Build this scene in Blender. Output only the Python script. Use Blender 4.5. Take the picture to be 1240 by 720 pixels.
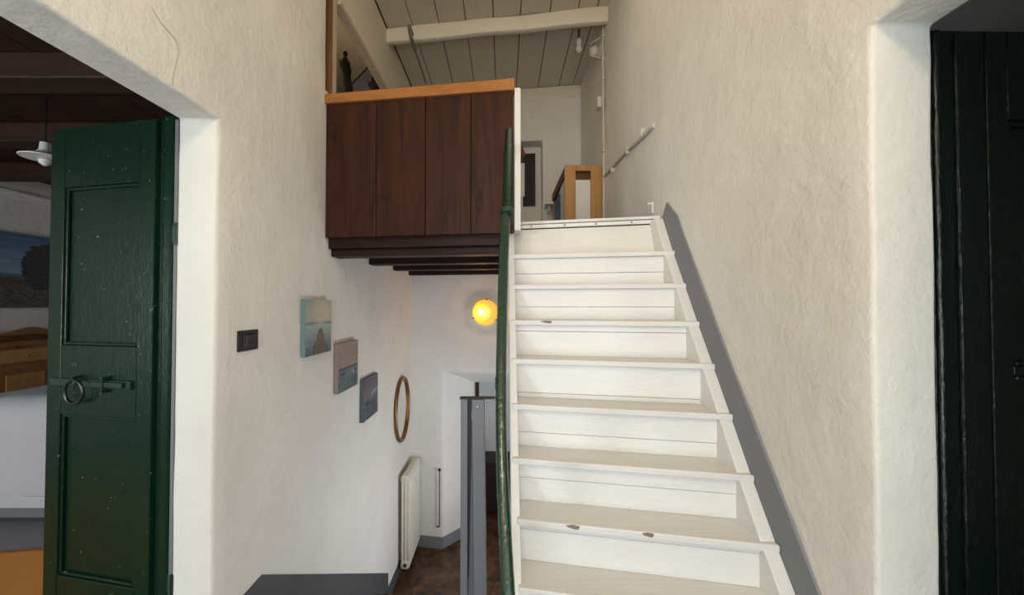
import bpy, bmesh, math, random
from mathutils import Vector, Matrix, noise
for o in list(bpy.data.objects): bpy.data.objects.remove(o)
scene = bpy.context.scene
C = scene.collection
PI = math.pi
# ------------------------------------------------------------------ camera
EZ = 1.44                      # eye height above the landing; walls run along +Y
cam_d = bpy.data.cameras.new('camera'); cam = bpy.data.objects.new('camera', cam_d); C.objects.link(cam)
cam_d.sensor_width = 36.0; cam_d.lens = 14.0; cam_d.clip_start = 0.02; cam_d.clip_end = 200
cam.location = (0, 0, EZ)
cam.rotation_euler = (math.radians(91.05), 0, 0); cam_d.shift_x = 0.00806
scene.camera = cam
# ------------------------------------------------------------------ world
w = bpy.data.worlds.new('sky'); scene.world = w; w.use_nodes = True
bgn = w.node_tree.nodes['Background']; bgn.inputs[0].default_value = (0.75, 0.86, 1.0, 1); bgn.inputs[1].default_value = 1.2
scene.view_settings.view_transform = 'Standard'; scene.view_settings.look = 'None'
scene.view_settings.gamma = 1; scene.view_settings.use_curve_mapping = False
scene.view_settings.exposure = 0.80
CE0 = EZ+2.76
# ------------------------------------------------------------------ daylight through the openings, plus added fill lights
def area(name, loc, rot, sx, sy, power, col):
    l = bpy.data.lights.new(name, 'AREA'); l.shape = 'RECTANGLE'; l.size = sx; l.size_y = sy; l.energy = power; l.color = col
    o = bpy.data.objects.new(name, l); C.objects.link(o); o.location = loc; o.rotation_euler = rot; return o
area('daylight_entrance', (0.0, -1.72, 1.15), (PI/2, 0, 0), 1.3, 2.1, 29, (0.84, 0.93, 1.0))      # open entrance behind the viewer
area('daylight_bedroom', (-3.9, -1.16, 1.40), (PI/2, 0, math.radians(-22)), 1.2, 1.3, 48, (0.90, 0.95, 1.0))      # bedroom window
area('fill_hall', (0.90, 3.55, -0.45), (0, PI/2, 0), 0.9, 0.8, 15, (0.88, 0.93, 1.0))         # added fill behind the stairs, no window opening there
area('fill_stair_head', (0.25, 2.35, CE0-0.06), (0, 0, 0), 0.8, 0.7, 1.1, (1.0, 0.78, 0.50))        # added warm fill over the stair head, source unseen
area('fill_loft', (-2.33, 3.6, 3.4), (0, -PI/2, 0), 0.7, 0.9, 4.0, (1.0, 0.76, 0.48))          # added warm loft fill at an unseen alcove opening

def bulb(name, loc, power, r, col):
    l = bpy.data.lights.new(name, 'POINT'); l.energy = power; l.shadow_soft_size = r; l.color = col
    o = bpy.data.objects.new(name, l); C.objects.link(o); o.location = loc
bulb('fill_landing', (-0.10, -0.55, 3.1), 44, 0.22, (1.0, 0.83, 0.60))       # added warm fill behind the viewer, without a fixture

# ------------------------------------------------------------------ materials
def new_mat(name):
    m = bpy.data.materials.new(name); m.use_nodes = True
    nt = m.node_tree; b = nt.nodes['Principled BSDF']; return m, nt, b
def pos(nt, scale=(1,1,1)):
    g = nt.nodes.new('ShaderNodeNewGeometry'); mp = nt.nodes.new('ShaderNodeMapping'); mp.inputs['Scale'].default_value = scale
    nt.links.new(g.outputs['Position'], mp.inputs['Vector']); return mp.outputs['Vector']
def noi(nt, vec, scale, detail=4, rough=0.55, dist=0.0):
    n = nt.nodes.new('ShaderNodeTexNoise'); n.inputs['Scale'].default_value = scale; n.inputs['Detail'].default_value = detail
    n.inputs['Roughness'].default_value = rough; n.inputs['Distortion'].default_value = dist
    nt.links.new(vec, n.inputs['Vector']); return n.outputs['Fac']
def ramp(nt, fac, stops):
    r = nt.nodes.new('ShaderNodeValToRGB'); nt.links.new(fac, r.inputs['Fac'])
    e = r.color_ramp.elements
    while len(e) < len(stops): e.new(0.5)
    for i, (p, c) in enumerate(stops):
        e[i].position = p; e[i].color = (c[0], c[1], c[2], 1)
    return r.outputs['Color']
def mixc(nt, fac, a, b):
    n = nt.nodes.new('ShaderNodeMix'); n.data_type = 'RGBA'
    if isinstance(fac, float): n.inputs[0].default_value = fac
    else: nt.links.new(fac, n.inputs[0])
    for s, v in ((6, a), (7, b)):
        if isinstance(v, (tuple, list)): n.inputs[s].default_value = (v[0], v[1], v[2], 1)
        else: nt.links.new(v, n.inputs[s])
    return n.outputs[2]
def bump(nt, b, hs, strength=0.3, dist=0.01):
    """hs: list of (output, weight)"""
    prev = None
    for h, wgt in hs:
        n = nt.nodes.new('ShaderNodeBump'); n.inputs['Strength'].default_value = strength*wgt; n.inputs['Distance'].default_value = dist
        nt.links.new(h, n.inputs['Height'])
        if prev: nt.links.new(prev, n.inputs['Normal'])
        prev = n.outputs['Normal']
    nt.links.new(prev, b.inputs['Normal'])
def plaster(name, c0, c1, rough=0.85):
    m, nt, b = new_mat(name)
    p = pos(nt); col = ramp(nt, noi(nt, p, 1.3, 6, 0.6), [(0.3, c0), (0.7, c1)])
    st = noi(nt, pos(nt, (1.0, 3.0, 1.2)), 2.6, 5, 0.65, 0.6)
    col = mixc(nt, ramp(nt, st, [(0.60, (0,0,0)), (0.78, (0.35,0.35,0.35))]), col, tuple(x*0.82 for x in c0))
    nt.links.new(col, b.inputs['Base Color']); b.inputs['Roughness'].default_value = rough
    bump(nt, b, [(noi(nt, p, 9, 5, 0.55, 0.3), 1.0), (noi(nt, p, 42, 5, 0.6), 0.45), (noi(nt, p, 2.5, 2), 1.0)], 0.42, 0.020)
    return m
def paint(name, c, rough=0.45, wear_glints=None, sc=30, bs=0.25, coat=0.0, wl=0.66, stretch=(1,1,1), spec=0.5):
    m, nt, b = new_mat(name); p = pos(nt, stretch)
    col = mixc(nt, noi(nt, p, 3, 4), tuple(x*0.93 for x in c), tuple(min(1, x*1.05) for x in c))
    if wear_glints:  # worn flecks; on the green gloss paints, painted glints
        f = ramp(nt, noi(nt, pos(nt), sc, 6, 0.75), [(wl, (0,0,0)), (wl+0.035, (1,1,1))])
        col = mixc(nt, f, col, wear_glints)
    nt.links.new(col, b.inputs['Base Color']); b.inputs['Roughness'].default_value = rough
    b.inputs['Coat Weight'].default_value = coat; b.inputs['Coat Roughness'].default_value = 0.12
    b.inputs['Specular IOR Level'].default_value = spec
    bump(nt, b, [(noi(nt, p, 14, 5, 0.6), 1.0), (noi(nt, p, 60, 4), 0.4)], bs, 0.006)
    return m
def wood(name, c0, c1, axis=2, rough=0.55, sc=6.0, bs=0.2, knots=True, spec=0.25):
    m, nt, b = new_mat(name)
    s = [9.0, 9.0, 9.0]; s[axis] = 0.7
    p = pos(nt, s); f = noi(nt, p, sc*0.35, 7, 0.65, 1.2)
    col = ramp(nt, f, [(0.28, c0), (0.72, c1)])
    if knots:
        s2 = [3.0, 3.0, 3.0]; s2[axis] = 1.8
        k = ramp(nt, noi(nt, pos(nt, s2), 2.0, 3, 0.5), [(0.66, (0,0,0)), (0.74, (1,1,1))])
        col = mixc(nt, k, col, tuple(x*0.45 for x in c0))
    nt.links.new(col, b.inputs['Base Color']); b.inputs['Roughness'].default_value = rough; b.inputs['Specular IOR Level'].default_value = spec
    bump(nt, b, [(f, 1.0)], bs, 0.004)
    return m
def flat(name, c, rough=0.5, metal=0.0, **k):
    m, nt, b = new_mat(name)
    p = pos(nt); nt.links.new(mixc(nt, noi(nt, p, 20, 4), tuple(x*0.9 for x in c), tuple(min(1, x*1.06) for x in c)), b.inputs['Base Color'])
    b.inputs['Roughness'].default_value = rough; b.inputs['Metallic'].default_value = metal
    bump(nt, b, [(noi(nt, p, 80, 3), 1.0)], k.get('bs', 0.08), 0.002)
    return m
M = {}
M['plaster'] = plaster('plaster_warm_white', (0.65, 0.625, 0.575), (0.74, 0.715, 0.66))
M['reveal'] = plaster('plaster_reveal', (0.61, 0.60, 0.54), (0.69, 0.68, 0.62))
M['plaster_low'] = plaster('plaster_lower_hall', (0.70, 0.68, 0.66), (0.78, 0.76, 0.73))
M['grey_band'] = paint('grey_skirting_paint', (0.19, 0.20, 0.215), 0.7, None, bs=0.4)
M['grey_band_shaded'] = paint('shaded_grey_skirting_paint', (0.060, 0.060, 0.064), 0.75, None, bs=0.4)  # same grey paint, with the stairwell shade put into its colour
M['stair'] = paint('white_stair_paint', (0.69, 0.685, 0.655), 0.38, (0.36, 0.31, 0.25), sc=9, wl=0.735, bs=0.35, stretch=(0.6, 6, 6))
M['tread'] = paint('worn_tread_paint', (0.65, 0.64, 0.61), 0.42, (0.42, 0.38, 0.32), sc=11, wl=0.70, bs=0.35, stretch=(0.6, 6, 6))
M['crackline'] = flat('plaster_crack_shadow', (0.46, 0.42, 0.35), 0.9)
M['bare'] = flat('chipped_bare_wood', (0.22, 0.17, 0.13), 0.8)
M['ceil'] = paint('white_ceiling_boards', (0.56, 0.49, 0.38), 0.6, (0.40, 0.35, 0.28), sc=13, wl=0.74, bs=0.4, stretch=(6, 0.6, 6))
M['beam_w'] = paint('whitewashed_beam', (0.70, 0.63, 0.50), 0.6, (0.45, 0.40, 0.33), sc=14, wl=0.74, bs=0.5, stretch=(0.8, 5, 5))
M['green'] = paint('gloss_green_paint', (0.0035, 0.020, 0.009), 0.26, (0.26, 0.31, 0.27), sc=44, wl=0.655, bs=0.35, coat=0.0, stretch=(3, 3, 1.2), spec=0.2)  # pale flecks stand for gloss glints, put into the colour
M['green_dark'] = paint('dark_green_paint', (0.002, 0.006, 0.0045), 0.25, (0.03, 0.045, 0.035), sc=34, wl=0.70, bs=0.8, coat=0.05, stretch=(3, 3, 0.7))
M['rail'] = paint('green_handrail_paint', (0.006, 0.030, 0.018), 0.16, (0.28, 0.33, 0.28), sc=36, wl=0.68, bs=0.9, coat=0.3)  # light flecks are highlights on the gloss, painted into the colour
M['brown'] = wood('dark_stained_boards', (0.010, 0.003, 0.0015), (0.060, 0.016, 0.006), 2, 0.6)
M['brown_h'] = wood('dark_stained_beams', (0.010, 0.004, 0.003), (0.030, 0.012, 0.008), 0, 0.55)
M['black_h'] = wood('blackened_beams', (0.010, 0.005, 0.004), (0.026, 0.011, 0.008), 0, 0.6)
M['orange'] = wood('varnished_pine_rail', (0.26, 0.095, 0.025), (0.42, 0.18, 0.055), 0, 0.4)
M['pine'] = wood('pine', (0.40, 0.20, 0.065), (0.56, 0.31, 0.12), 2, 0.5)
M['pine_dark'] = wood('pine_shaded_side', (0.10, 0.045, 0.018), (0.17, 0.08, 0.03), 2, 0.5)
M['honey'] = wood('honey_pine_furniture', (0.22, 0.09, 0.03), (0.42, 0.19, 0.07), 1, 0.45)
M['postwood'] = wood('pale_bare_post', (0.42, 0.33, 0.23), (0.55, 0.46, 0.34), 2, 0.7)
M['brownroom'] = wood('dark_brown_ceiling', (0.020, 0.008, 0.005), (0.050, 0.022, 0.012), 0, 0.6)
M['greywood'] = paint('grey_painted_wood', (0.10, 0.105, 0.115), 0.5, (0.4, 0.41, 0.43), sc=28, wl=0.75, bs=0.3, stretch=(4, 4, 0.8))
M['black'] = flat('black_plastic', (0.012, 0.012, 0.013), 0.3)
M['iron'] = flat('black_iron', (0.016, 0.015, 0.015), 0.5, 0.6)
M['greeniron'] = flat('green_painted_iron', (0.008, 0.035, 0.02), 0.22, 0.2)
M['ring'] = flat('worn_iron_ring', (0.06, 0.08, 0.07), 0.22, 0.9)
M['steel'] = flat('grey_steel', (0.20, 0.20, 0.20), 0.4, 0.8)
M['gold'] = flat('aged_gold', (0.24, 0.125, 0.035), 0.35, 0.75, bs=0.3)
M['mirror'] = flat('mirror_glass', (0.86, 0.90, 0.92), 0.03, 1.0, bs=0.0)
M['radiator'] = flat('cream_enamel', (0.66, 0.62, 0.53), 0.3)
M['white'] = flat('white_board', (0.72, 0.72, 0.70), 0.5)
M['conduit'] = flat('whitewashed_conduit', (0.58, 0.54, 0.46), 0.6)
M['cloth'] = flat('grey_white_linen', (0.46, 0.47, 0.50), 0.9)
M['greyfloor'] = flat('grey_resin_floor', (0.15, 0.155, 0.165), 0.55)
M['rug'] = flat('orange_wool_rug', (0.55, 0.22, 0.04), 0.95, bs=0.5)
M['blue'] = flat('blue_cover', (0.035, 0.11, 0.28), 0.5)
M['red'] = flat('dark_red_lacquer', (0.10, 0.018, 0.015), 0.4)
M['dark'] = flat('dark_void_wood', (0.006, 0.006, 0.007), 0.6)
M['shelfgrey'] = flat('grey_board', (0.10, 0.105, 0.11), 0.6)
M['canvas_side1'] = flat('canvas_side_teal', (0.13, 0.21, 0.215), 0.7)
M['canvas_side2'] = flat('canvas_side_rose', (0.24, 0.19, 0.17), 0.7)
M['canvas_side3'] = flat('canvas_side_slate', (0.075, 0.10, 0.12), 0.7)
def floor_mat():
    m, nt, b = new_mat('mottled_terracotta'); p = pos(nt)
    c = ramp(nt, noi(nt, p, 4.5, 8, 0.7, 1.0), [(0.36, (0.012, 0.007, 0.005)), (0.50, (0.075, 0.032, 0.014)), (0.66, (0.17, 0.085, 0.035))])
    nt.links.new(c, b.inputs['Base Color']); b.inputs['Roughness'].default_value = 0.40
    bump(nt, b, [(noi(nt, p, 18, 4), 1.0)], 0.2, 0.004); return m
M['terracotta'] = floor_mat()
def print_mat():
    m, nt, b = new_mat('printed_canvas'); a = nt.nodes.new('ShaderNodeVertexColor'); a.layer_name = 'Col'
    nt.links.new(a.outputs['Color'], b.inputs['Base Color']); b.inputs['Roughness'].default_value = 0.45
    bump(nt, b, [(noi(nt, pos(nt), 300, 2), 1.0)], 0.1, 0.001); return m
M['print'] = print_mat()

# ------------------------------------------------------------------ mesh helpers
class MB:
    def __init__(s): s.bm = bmesh.new()
    def quad(s, pts):
        try: return s.bm.faces.new([s.bm.verts.new(p) for p in pts])
        except ValueError: return None
    def hexa(s, p):   # p: 8 points, 0-3 bottom loop, 4-7 top loop
        v = [s.bm.verts.new(q) for q in p]
        for f in ((0,1,2,3), (7,6,5,4), (0,4,5,1), (1,5,6,2), (2,6,7,3), (3,7,4,0)): s.bm.faces.new([v[i] for i in f])
        return s
    def box(s, x0, x1, y0, y1, z0, z1):
        return s.hexa([(x0,y0,z0),(x0,y1,z0),(x1,y1,z0),(x1,y0,z0),(x0,y0,z1),(x0,y1,z1),(x1,y1,z1),(x1,y0,z1)])
    def fbox(s, F, a0, a1, b0, b1, c0, c1):   # box in a frame F(a,b,c)->world
        return s.hexa([F(a0,b0,c0),F(a0,b1,c0),F(a1,b1,c0),F(a1,b0,c0),F(a0,b0,c1),F(a0,b1,c1),F(a1,b1,c1),F(a1,b0,c1)])
    def prism(s, pts, F, d0, d1):             # 2D polygon pts, F(u,v,d)->world
        a = [s.bm.verts.new(F(u, v, d0)) for u, v in pts]; b = [s.bm.verts.new(F(u, v, d1)) for u, v in pts]
        s.bm.faces.new(a); s.bm.faces.new(b[::-1]); n = len(pts)
        for i in range(n): s.bm.faces.new([a[i], b[i], b[(i+1) % n], a[(i+1) % n]])
        return s
    def tube(s, pts, r, n=10, closed=False):
        pts = [Vector(p) for p in pts]; rings = []; m = len(pts); up = Vector((0.13, 0.21, 0.97)).normalized()
        for i, p in enumerate(pts):
            if closed: d = pts[(i+1) % m] - pts[i-1]
            else: d = pts[min(i+1, m-1)] - pts[max(i-1, 0)]
            d.normalize(); a = d.cross(up)
            if a.length < 0.05: a = d.cross(Vector((1, 0, 0)))
            a.normalize(); b = d.cross(a); rr = r[i] if isinstance(r, (list, tuple)) else r
            rings.append([s.bm.verts.new(p + a*rr*math.cos(2*PI*k/n) + b*rr*math.sin(2*PI*k/n)) for k in range(n)])
        for i in range(m if closed else m-1):
            A, B = rings[i], rings[(i+1) % m]
            for k in range(n): s.bm.faces.new([A[k], A[(k+1) % n], B[(k+1) % n], B[k]])
        if not closed: s.bm.faces.new(rings[0][::-1]); s.bm.faces.new(rings[-1])
        return s
    def lathe(s, prof, c, axis, n=28):        # prof (r,h); axis unit vector from c
        axis = Vector(axis).normalized(); a = axis.orthogonal().normalized(); b = axis.cross(a); c = Vector(c); R = []
        for r, h in prof: R.append([s.bm.verts.new(c + axis*h + (a*math.cos(2*PI*k/n) + b*math.sin(2*PI*k/n))*max(r, 1e-4)) for k in range(n)])
        for i in range(len(R)-1):
            for k in range(n): s.bm.faces.new([R[i][k], R[i][(k+1) % n], R[i+1][(k+1) % n], R[i+1][k]])
        s.bm.faces.new(R[0][::-1]); s.bm.faces.new(R[-1]); return s
    def fix(s): bmesh.ops.recalc_face_normals(s.bm, faces=s.bm.faces); return s
def wloc(o):
    v = Vector((0, 0, 0))
    while o: v += o.location; o = o.parent
    return v
def obj(name, mb, mat, parent=None, bev=0.0, smooth=False, seg=2):
    bm = mb.bm if isinstance(mb, MB) else mb
    bmesh.ops.recalc_face_normals(bm, faces=bm.faces)
    if parent: org = wloc(parent); loc = Vector((0, 0, 0))
    else:
        xs = [v.co.x for v in bm.verts]; ys = [v.co.y for v in bm.verts]; zs = [v.co.z for v in bm.verts]
        org = Vector(((min(xs)+max(xs))/2, (min(ys)+max(ys))/2, min(zs))); loc = org
    for v in bm.verts: v.co -= org
    me = bpy.data.meshes.new(name); bm.to_mesh(me); bm.free()
    me.materials.append(M[mat] if isinstance(mat, str) else mat)
    if smooth:
        for p in me.polygons: p.use_smooth = True
    o = bpy.data.objects.new(name, me); C.objects.link(o); o.location = loc
    if parent: o.parent = parent
    if bev:
        b = o.modifiers.new('bevel', 'BEVEL'); b.width = bev; b.segments = seg; b.limit_method = 'ANGLE'; b.angle_limit = math.radians(40)
    if smooth and not bev:
        try: me.set_sharp_from_angle(angle=math.radians(45))
        except Exception: pass
    return o
def empty(name, loc):
    o = bpy.data.objects.new(name, None); C.objects.link(o); o.location = loc; o.empty_display_size = 0.1; return o
def tag(o, label=None, cat=None, group=None, kind=None):
    if label: o['label'] = label
    if cat: o['category'] = cat
    if group: o['group'] = group
    if kind: o['kind'] = kind
    return o
def thing(name, label, cat, loc, group=None): return tag(empty(name, loc), label, cat, group)
def structroot(name, loc, label, cat): return tag(empty(name, loc), label, cat, None, 'structure')

def slab(name, cuts_a, cuts_b, solid, F, c0, c1, mat, label, cat='wall', bev=0.014, step=0.09, amp=0.005, parent=None, mat2=None, pred=None):
    """masonry slab: cells (a,b) filled where solid(a,b); F(a,b,c)->world; only outer faces; gently uneven"""
    def fine(c):
        out = []
        for i in range(len(c)-1):
            n = max(1, int(round((c[i+1]-c[i])/step)))
            out += [c[i]+(c[i+1]-c[i])*k/n for k in range(n)]
        return out + [c[-1]]
    A, B = fine(cuts_a), fine(cuts_b)
    occ = [[solid((A[i]+A[i+1])/2, (B[j]+B[j+1])/2) for j in range(len(B)-1)] for i in range(len(A)-1)]
    bm = bmesh.new(); vs = {}
    def V(i, j, k):
        if (i, j, k) not in vs: vs[(i, j, k)] = bm.verts.new(F(A[i], B[j], (c0, c1)[k]))
        return vs[(i, j, k)]
    na, nb = len(A)-1, len(B)-1
    for i in range(na):
        for j in range(nb):
            if not occ[i][j]: continue
            for k in (0, 1): bm.faces.new([V(i,j,k), V(i+1,j,k), V(i+1,j+1,k), V(i,j+1,k)])
            for di, dj, e in ((-1,0,((i,j),(i,j+1))), (1,0,((i+1,j),(i+1,j+1))), (0,-1,((i,j),(i+1,j))), (0,1,((i,j+1),(i+1,j+1)))):
                ii, jj = i+di, j+dj
                if 0 <= ii < na and 0 <= jj < nb and occ[ii][jj]: continue
                (a, b), (c, d) = e
                bm.faces.new([V(a,b,0), V(c,d,0), V(c,d,1), V(a,b,1)])
    for v in bm.verts:
        p = v.co; q = Vector((p.x*1.7, p.y*1.7, p.z*1.7))
        n = noise.noise_vector(q)*amp + noise.noise_vector(q*4.3)*amp*0.45
        v.co += n
    if pred:
        bmesh.ops.recalc_face_normals(bm, faces=bm.faces)
        for f in bm.faces: f.material_index = 1 if pred(f) else 0
    o = obj(name, bm, mat, parent, bev=bev, smooth=True, seg=3)
    if mat2: o.data.materials.append(M[mat2])
    return tag(o, label, cat, None, 'structure') if not parent else o

XL, XR = -1.17, 0.963
TH = 0.165
LF = EZ-3.0            # lower hall floor
UF = EZ+0.536          # upper floor (loft) level
CE = EZ+2.76           # boarded ceiling
sx = lambda a, b, c: Vector((c, a, b))     # a=Y, b=Z, c=X
# ------------------------------------------------------------------ structure: hall walls
slab('wall_left', [-1.6, 0.45, 1.616, 2.60, 5.12], [LF-0.1, 0, 2.20, 2.86, CE],
     lambda y, z: (y < 0.45 and z > -0.15) or (0.45 < y < 1.616 and (z > 2.20 or z < 0)) or (1.616 < y < 2.60) or (y > 2.60 and z < 2.86),
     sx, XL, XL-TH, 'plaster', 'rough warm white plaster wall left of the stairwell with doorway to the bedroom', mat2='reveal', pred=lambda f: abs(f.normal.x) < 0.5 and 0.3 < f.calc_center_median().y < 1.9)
crk = [(176, 4), (181, 13), (187, 22), (194, 30), (201, 38), (206, 44), (209, 51), (210, 59), (208, 68), (205, 79), (203, 90), (203, 102)]
obj('crack', MB().tube([(XL+0.005, 1.17*482/(610-a), EZ+(369-b)*1.17/(610-a)) for a, b in crk], 0.0017, 6), 'crackline', bpy.data.objects['wall_left'])
slab('wall_right', [-1.6, 0.08, 1.036, 5.0], [LF-0.1, 0, 2.17, CE],
     lambda y, z: (y < 0.08 and z > -0.15) or (0.08 < y < 1.036 and (z > 2.17 or z < 0)) or y > 1.036,
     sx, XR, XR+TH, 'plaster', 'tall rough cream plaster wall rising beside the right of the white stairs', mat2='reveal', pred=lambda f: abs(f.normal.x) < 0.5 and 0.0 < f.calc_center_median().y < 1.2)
# wall behind the viewer with open entrance
slab('wall_back', [-1.35, -0.65, 0.65, 1.15], [0, 2.2, CE], lambda x, z: not (-0.65 < x < 0.65 and z < 2.2),
     lambda a, b, c: Vector((a, c, b)), -1.6, -1.85, 'plaster', 'plaster wall behind the viewer with the open entrance', step=0.3)
# landing floor and lower steps
def tl(x, base, k=0.16): return base - k*(x-XL)      # transverse lines run slightly towards the viewer on the right
mb = MB(); mb.hexa([(XL,-1.85,-0.2),(XL,1.95,-0.2),(XR,tl(XR,1.95),-0.2),(XR,-1.85,-0.2),(XL,-1.85,0),(XL,1.95,0),(XR,tl(XR,1.95),0),(XR,-1.85,0)])
tag(obj('floor', mb, 'terracotta', None, 0.004), 'reddish brown landing floor at the foot of the white stairs', 'floor', None, 'structure')
low = structroot('floor', (-0.6, 3.0, LF), 'mottled brown floor of the lower hall below the stairwell', 'floor')
mb = MB().box(-1.5, XR+0.1, 3.9, 9.0, LF-0.1, LF); mb.box(-0.0, XR+0.1, 1.6, 3.9, LF-0.1, LF)
obj('floor_slab', mb, 'terracotta', low)
st = thing('lower_staircase', 'brown steps descending along left wall into the lower hall', 'stairs', (-0.6, 3.0, LF))
x1 = -0.03; XS = XL+0.008
for k in range(1, 8):
    y0, y1, zt = 1.95+0.28*(k-1), 1.95+0.28*k, -0.195*k
    mb = MB().hexa([(XS,y0,LF),(XS,y1,LF),(x1,tl(x1,y1),LF),(x1,tl(x1,y0),LF),(XS,y0,zt-0.03),(XS,y1,zt-0.03),(x1,tl(x1,y1),zt-0.03),(x1,tl(x1,y0),zt-0.03)])
    obj('riser', mb, 'plaster_low', st)
    mb = MB().hexa([(XS,y0,zt-0.03),(XS,y1+.02,zt-0.03),(x1,tl(x1,y1+.02),zt-0.03),(x1,tl(x1,y0),zt-0.03),(XS,y0,zt),(XS,y1+.02,zt),(x1,tl(x1,y1+.02),zt),(x1,tl(x1,y0),zt)])
    obj('tread', mb, 'terracotta', st, 0.006)
# grey skirting bands (painted plaster bands, slightly proud)
def band(name, pts, x, d, label, mat='grey_band'):
    mb = MB().prism(pts, lambda u, v, c: Vector((x+c, u, v)), -0.012 if d > 0 else 0.012, d)
    return tag(obj(name, mb, mat, None, 0.002), label, 'skirting', None, 'structure')
Z = lambda h: EZ-h
band('baseboard_left', [(1.63, Z(1.44)), (1.95, Z(1.44)), (4.0, Z(2.99)), (5.06, Z(2.99)), (5.06, Z(2.86)), (4.06, Z(2.86)), (4.055, Z(2.695)), (1.945, Z(1.30)), (1.63, Z(1.30))], XL, 0.010,
     'grey painted skirting band stepping down the left wall', 'grey_band_shaded')
band('baseboard_right', [(2.325, Z(-0.60)), (2.19, Z(-0.495)), (1.96, Z(-0.15)), (1.72, Z(0.196)), (1.595, Z(0.364)), (1.225, Z(0.872)), (0.92, Z(1.30)), (1.05, Z(1.40)), (1.25, Z(1.25)), (2.45, Z(-0.45))], XR, -0.010,
     'grey painted band on right wall following the pitch of the white stairs')

# ------------------------------------------------------------------ far wall of the lower hall, with splayed doorway
def fy(x): return 5.03 - 0.165*(x-XL)
xa, xb, zt = -0.75, 0.42, EZ-0.823
ia, ib, iy, iz = -0.40, 0.22, 0.50, EZ-1.03
bm = bmesh.new()
def gridquad(bm, p00, p10, p11, p01, n, m):
    P = [[bm.verts.new(Vector(p00).lerp(Vector(p10), i/n).lerp(Vector(p01).lerp(Vector(p11), i/n), j/m)) for j in range(m+1)] for i in range(n+1)]
    for i in range(n):
        for j in range(m): bm.faces.new([P[i][j], P[i+1][j], P[i+1][j+1], P[i][j+1]])
def W(x, z, dy=0): return (x, fy(x)+dy, z)
gridquad(bm, W(XL-0.05, LF), W(xa, LF), W(xa, zt), W(XL-0.05, zt), 5, 24)
gridquad(bm, W(XL-0.05, zt), W(xa, zt), W(xa, 1.90), W(XL-0.05, 1.90), 5, 14)
gridquad(bm, W(xa, zt), W(xb, zt), W(xb, 1.90), W(xa, 1.90), 12, 14)
gridquad(bm, W(xb, zt), W(1.1, zt), W(1.1, 1.90), W(xb, 1.90), 6, 14)
gridquad(bm, W(xb, LF), W(1.1, LF), W(1.1, zt), W(xb, zt), 6, 24)
yin = fy(-0.4)+iy-0.06
gridquad(bm, W(xa, LF), (ia, yin, LF), (ia, yin, iz), W(xa, zt), 7, 24)
gridquad(bm, W(xb, LF), (ib, yin, LF), (ib, yin, iz), W(xb, zt), 7, 24)
gridquad(bm, W(xa, zt), W(xb, zt), (ib, yin, iz), (ia, yin, iz), 12, 6)
bmesh.ops.remove_doubles(bm, verts=bm.verts, dist=0.0005)
for v in bm.verts: v.co += noise.noise_vector(v.co*2.1)*0.006
wf = obj('wall_far', bm, 'plaster_low', None, bev=0.02, smooth=True, seg=3)
tag(wf, 'off-white plaster end wall of the lower hall with deep splayed doorway', 'wall', None, 'structure')
mb = MB()
def bb(p, q, t=0.012, z0=LF, z1=LF+0.14):
    p, q = Vector(p), Vector(q); n = Vector(((q-p).y, -(q-p).x, 0)).normalized()*t
    mb.hexa([(p.x,p.y,z0),(q.x,q.y,z0),(q.x+n.x,q.y+n.y,z0),(p.x+n.x,p.y+n.y,z0),(p.x,p.y,z1),(q.x,q.y,z1),(q.x+n.x,q.y+n.y,z1),(p.x+n.x,p.y+n.y,z1)])
bb(W(XL+0.01, 0), W(xa+0.006, 0)); bb(W(xa-0.006, 0), (ia, yin, 0))
tag(obj('baseboard_far', mb, 'grey_band', None, 0.003), 'grey skirting turning into the splayed doorway of lower hall', 'skirting', None, 'structure')
# room beyond the splayed doorway
slab('wall_beyond', [-1.4, 1.6], [LF, 1.2], lambda a, b: True, lambda a, b, c: Vector((a, c, b)), 6.9, 7.0, 'plaster', 'pale wall of the room beyond the lower doorway', step=0.3)
mb = MB().box(-1.4, 1.6, yin+0.02, 7.0, 0.95, 1.0)
tag(obj('ceiling', mb, 'plaster_low'), 'plain ceiling of the room beyond the lower doorway', 'ceiling', None, 'structure')
mb = MB().box(-1.45, -1.4, 5.6, 7.0, LF, 1.0); mb.box(1.6, 1.65, 5.2, 7.0, LF, 1.0)
tag(obj('wall_side', mb, 'plaster_low'), 'side walls of the room beyond the lower doorway', 'wall', None, 'structure')
jp = thing('door_frame', 'slim brown wooden door frame behind the splayed opening', 'door frame', (-0.30, 5.55, LF))
obj('post', MB().box(-0.395, -0.345, 5.52, 5.60, LF, iz), 'brown', jp, 0.004)
obj('post', MB().box(0.20, 0.25, 5.52, 5.60, LF, iz), 'brown', jp, 0.004)
obj('head', MB().box(-0.395, 0.25, 5.52, 5.60, iz, iz+0.05), 'brown', jp, 0.004)
ch = thing('low_cabinet', 'low dark brown chest glimpsed through the lower doorway', 'chest', (-0.02, 5.95, LF))
obj('body', MB().box(-0.32, 0.35, 5.76, 6.15, LF+0.03, LF+0.72), 'brown', ch, 0.004)
obj('top', MB().box(-0.34, 0.37, 5.73, 6.17, LF+0.72, LF+0.75), 'brown_h', ch, 0.004)
for z0, z1 in ((0.06, 0.24), (0.26, 0.47), (0.49, 0.70)):
    d = obj('drawer', MB().box(-0.30, 0.33, 5.745, 5.76, LF+z0, LF+z1), 'brown_h', ch, 0.003)
    obj('knob', MB().lathe([(0.006, 0), (0.012, 0.01), (0.014, 0.018), (0.008, 0.024)], (0.0, 5.745, LF+(z0+z1)/2), (0, -1, 0), 12), 'iron', d, smooth=True)

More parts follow.
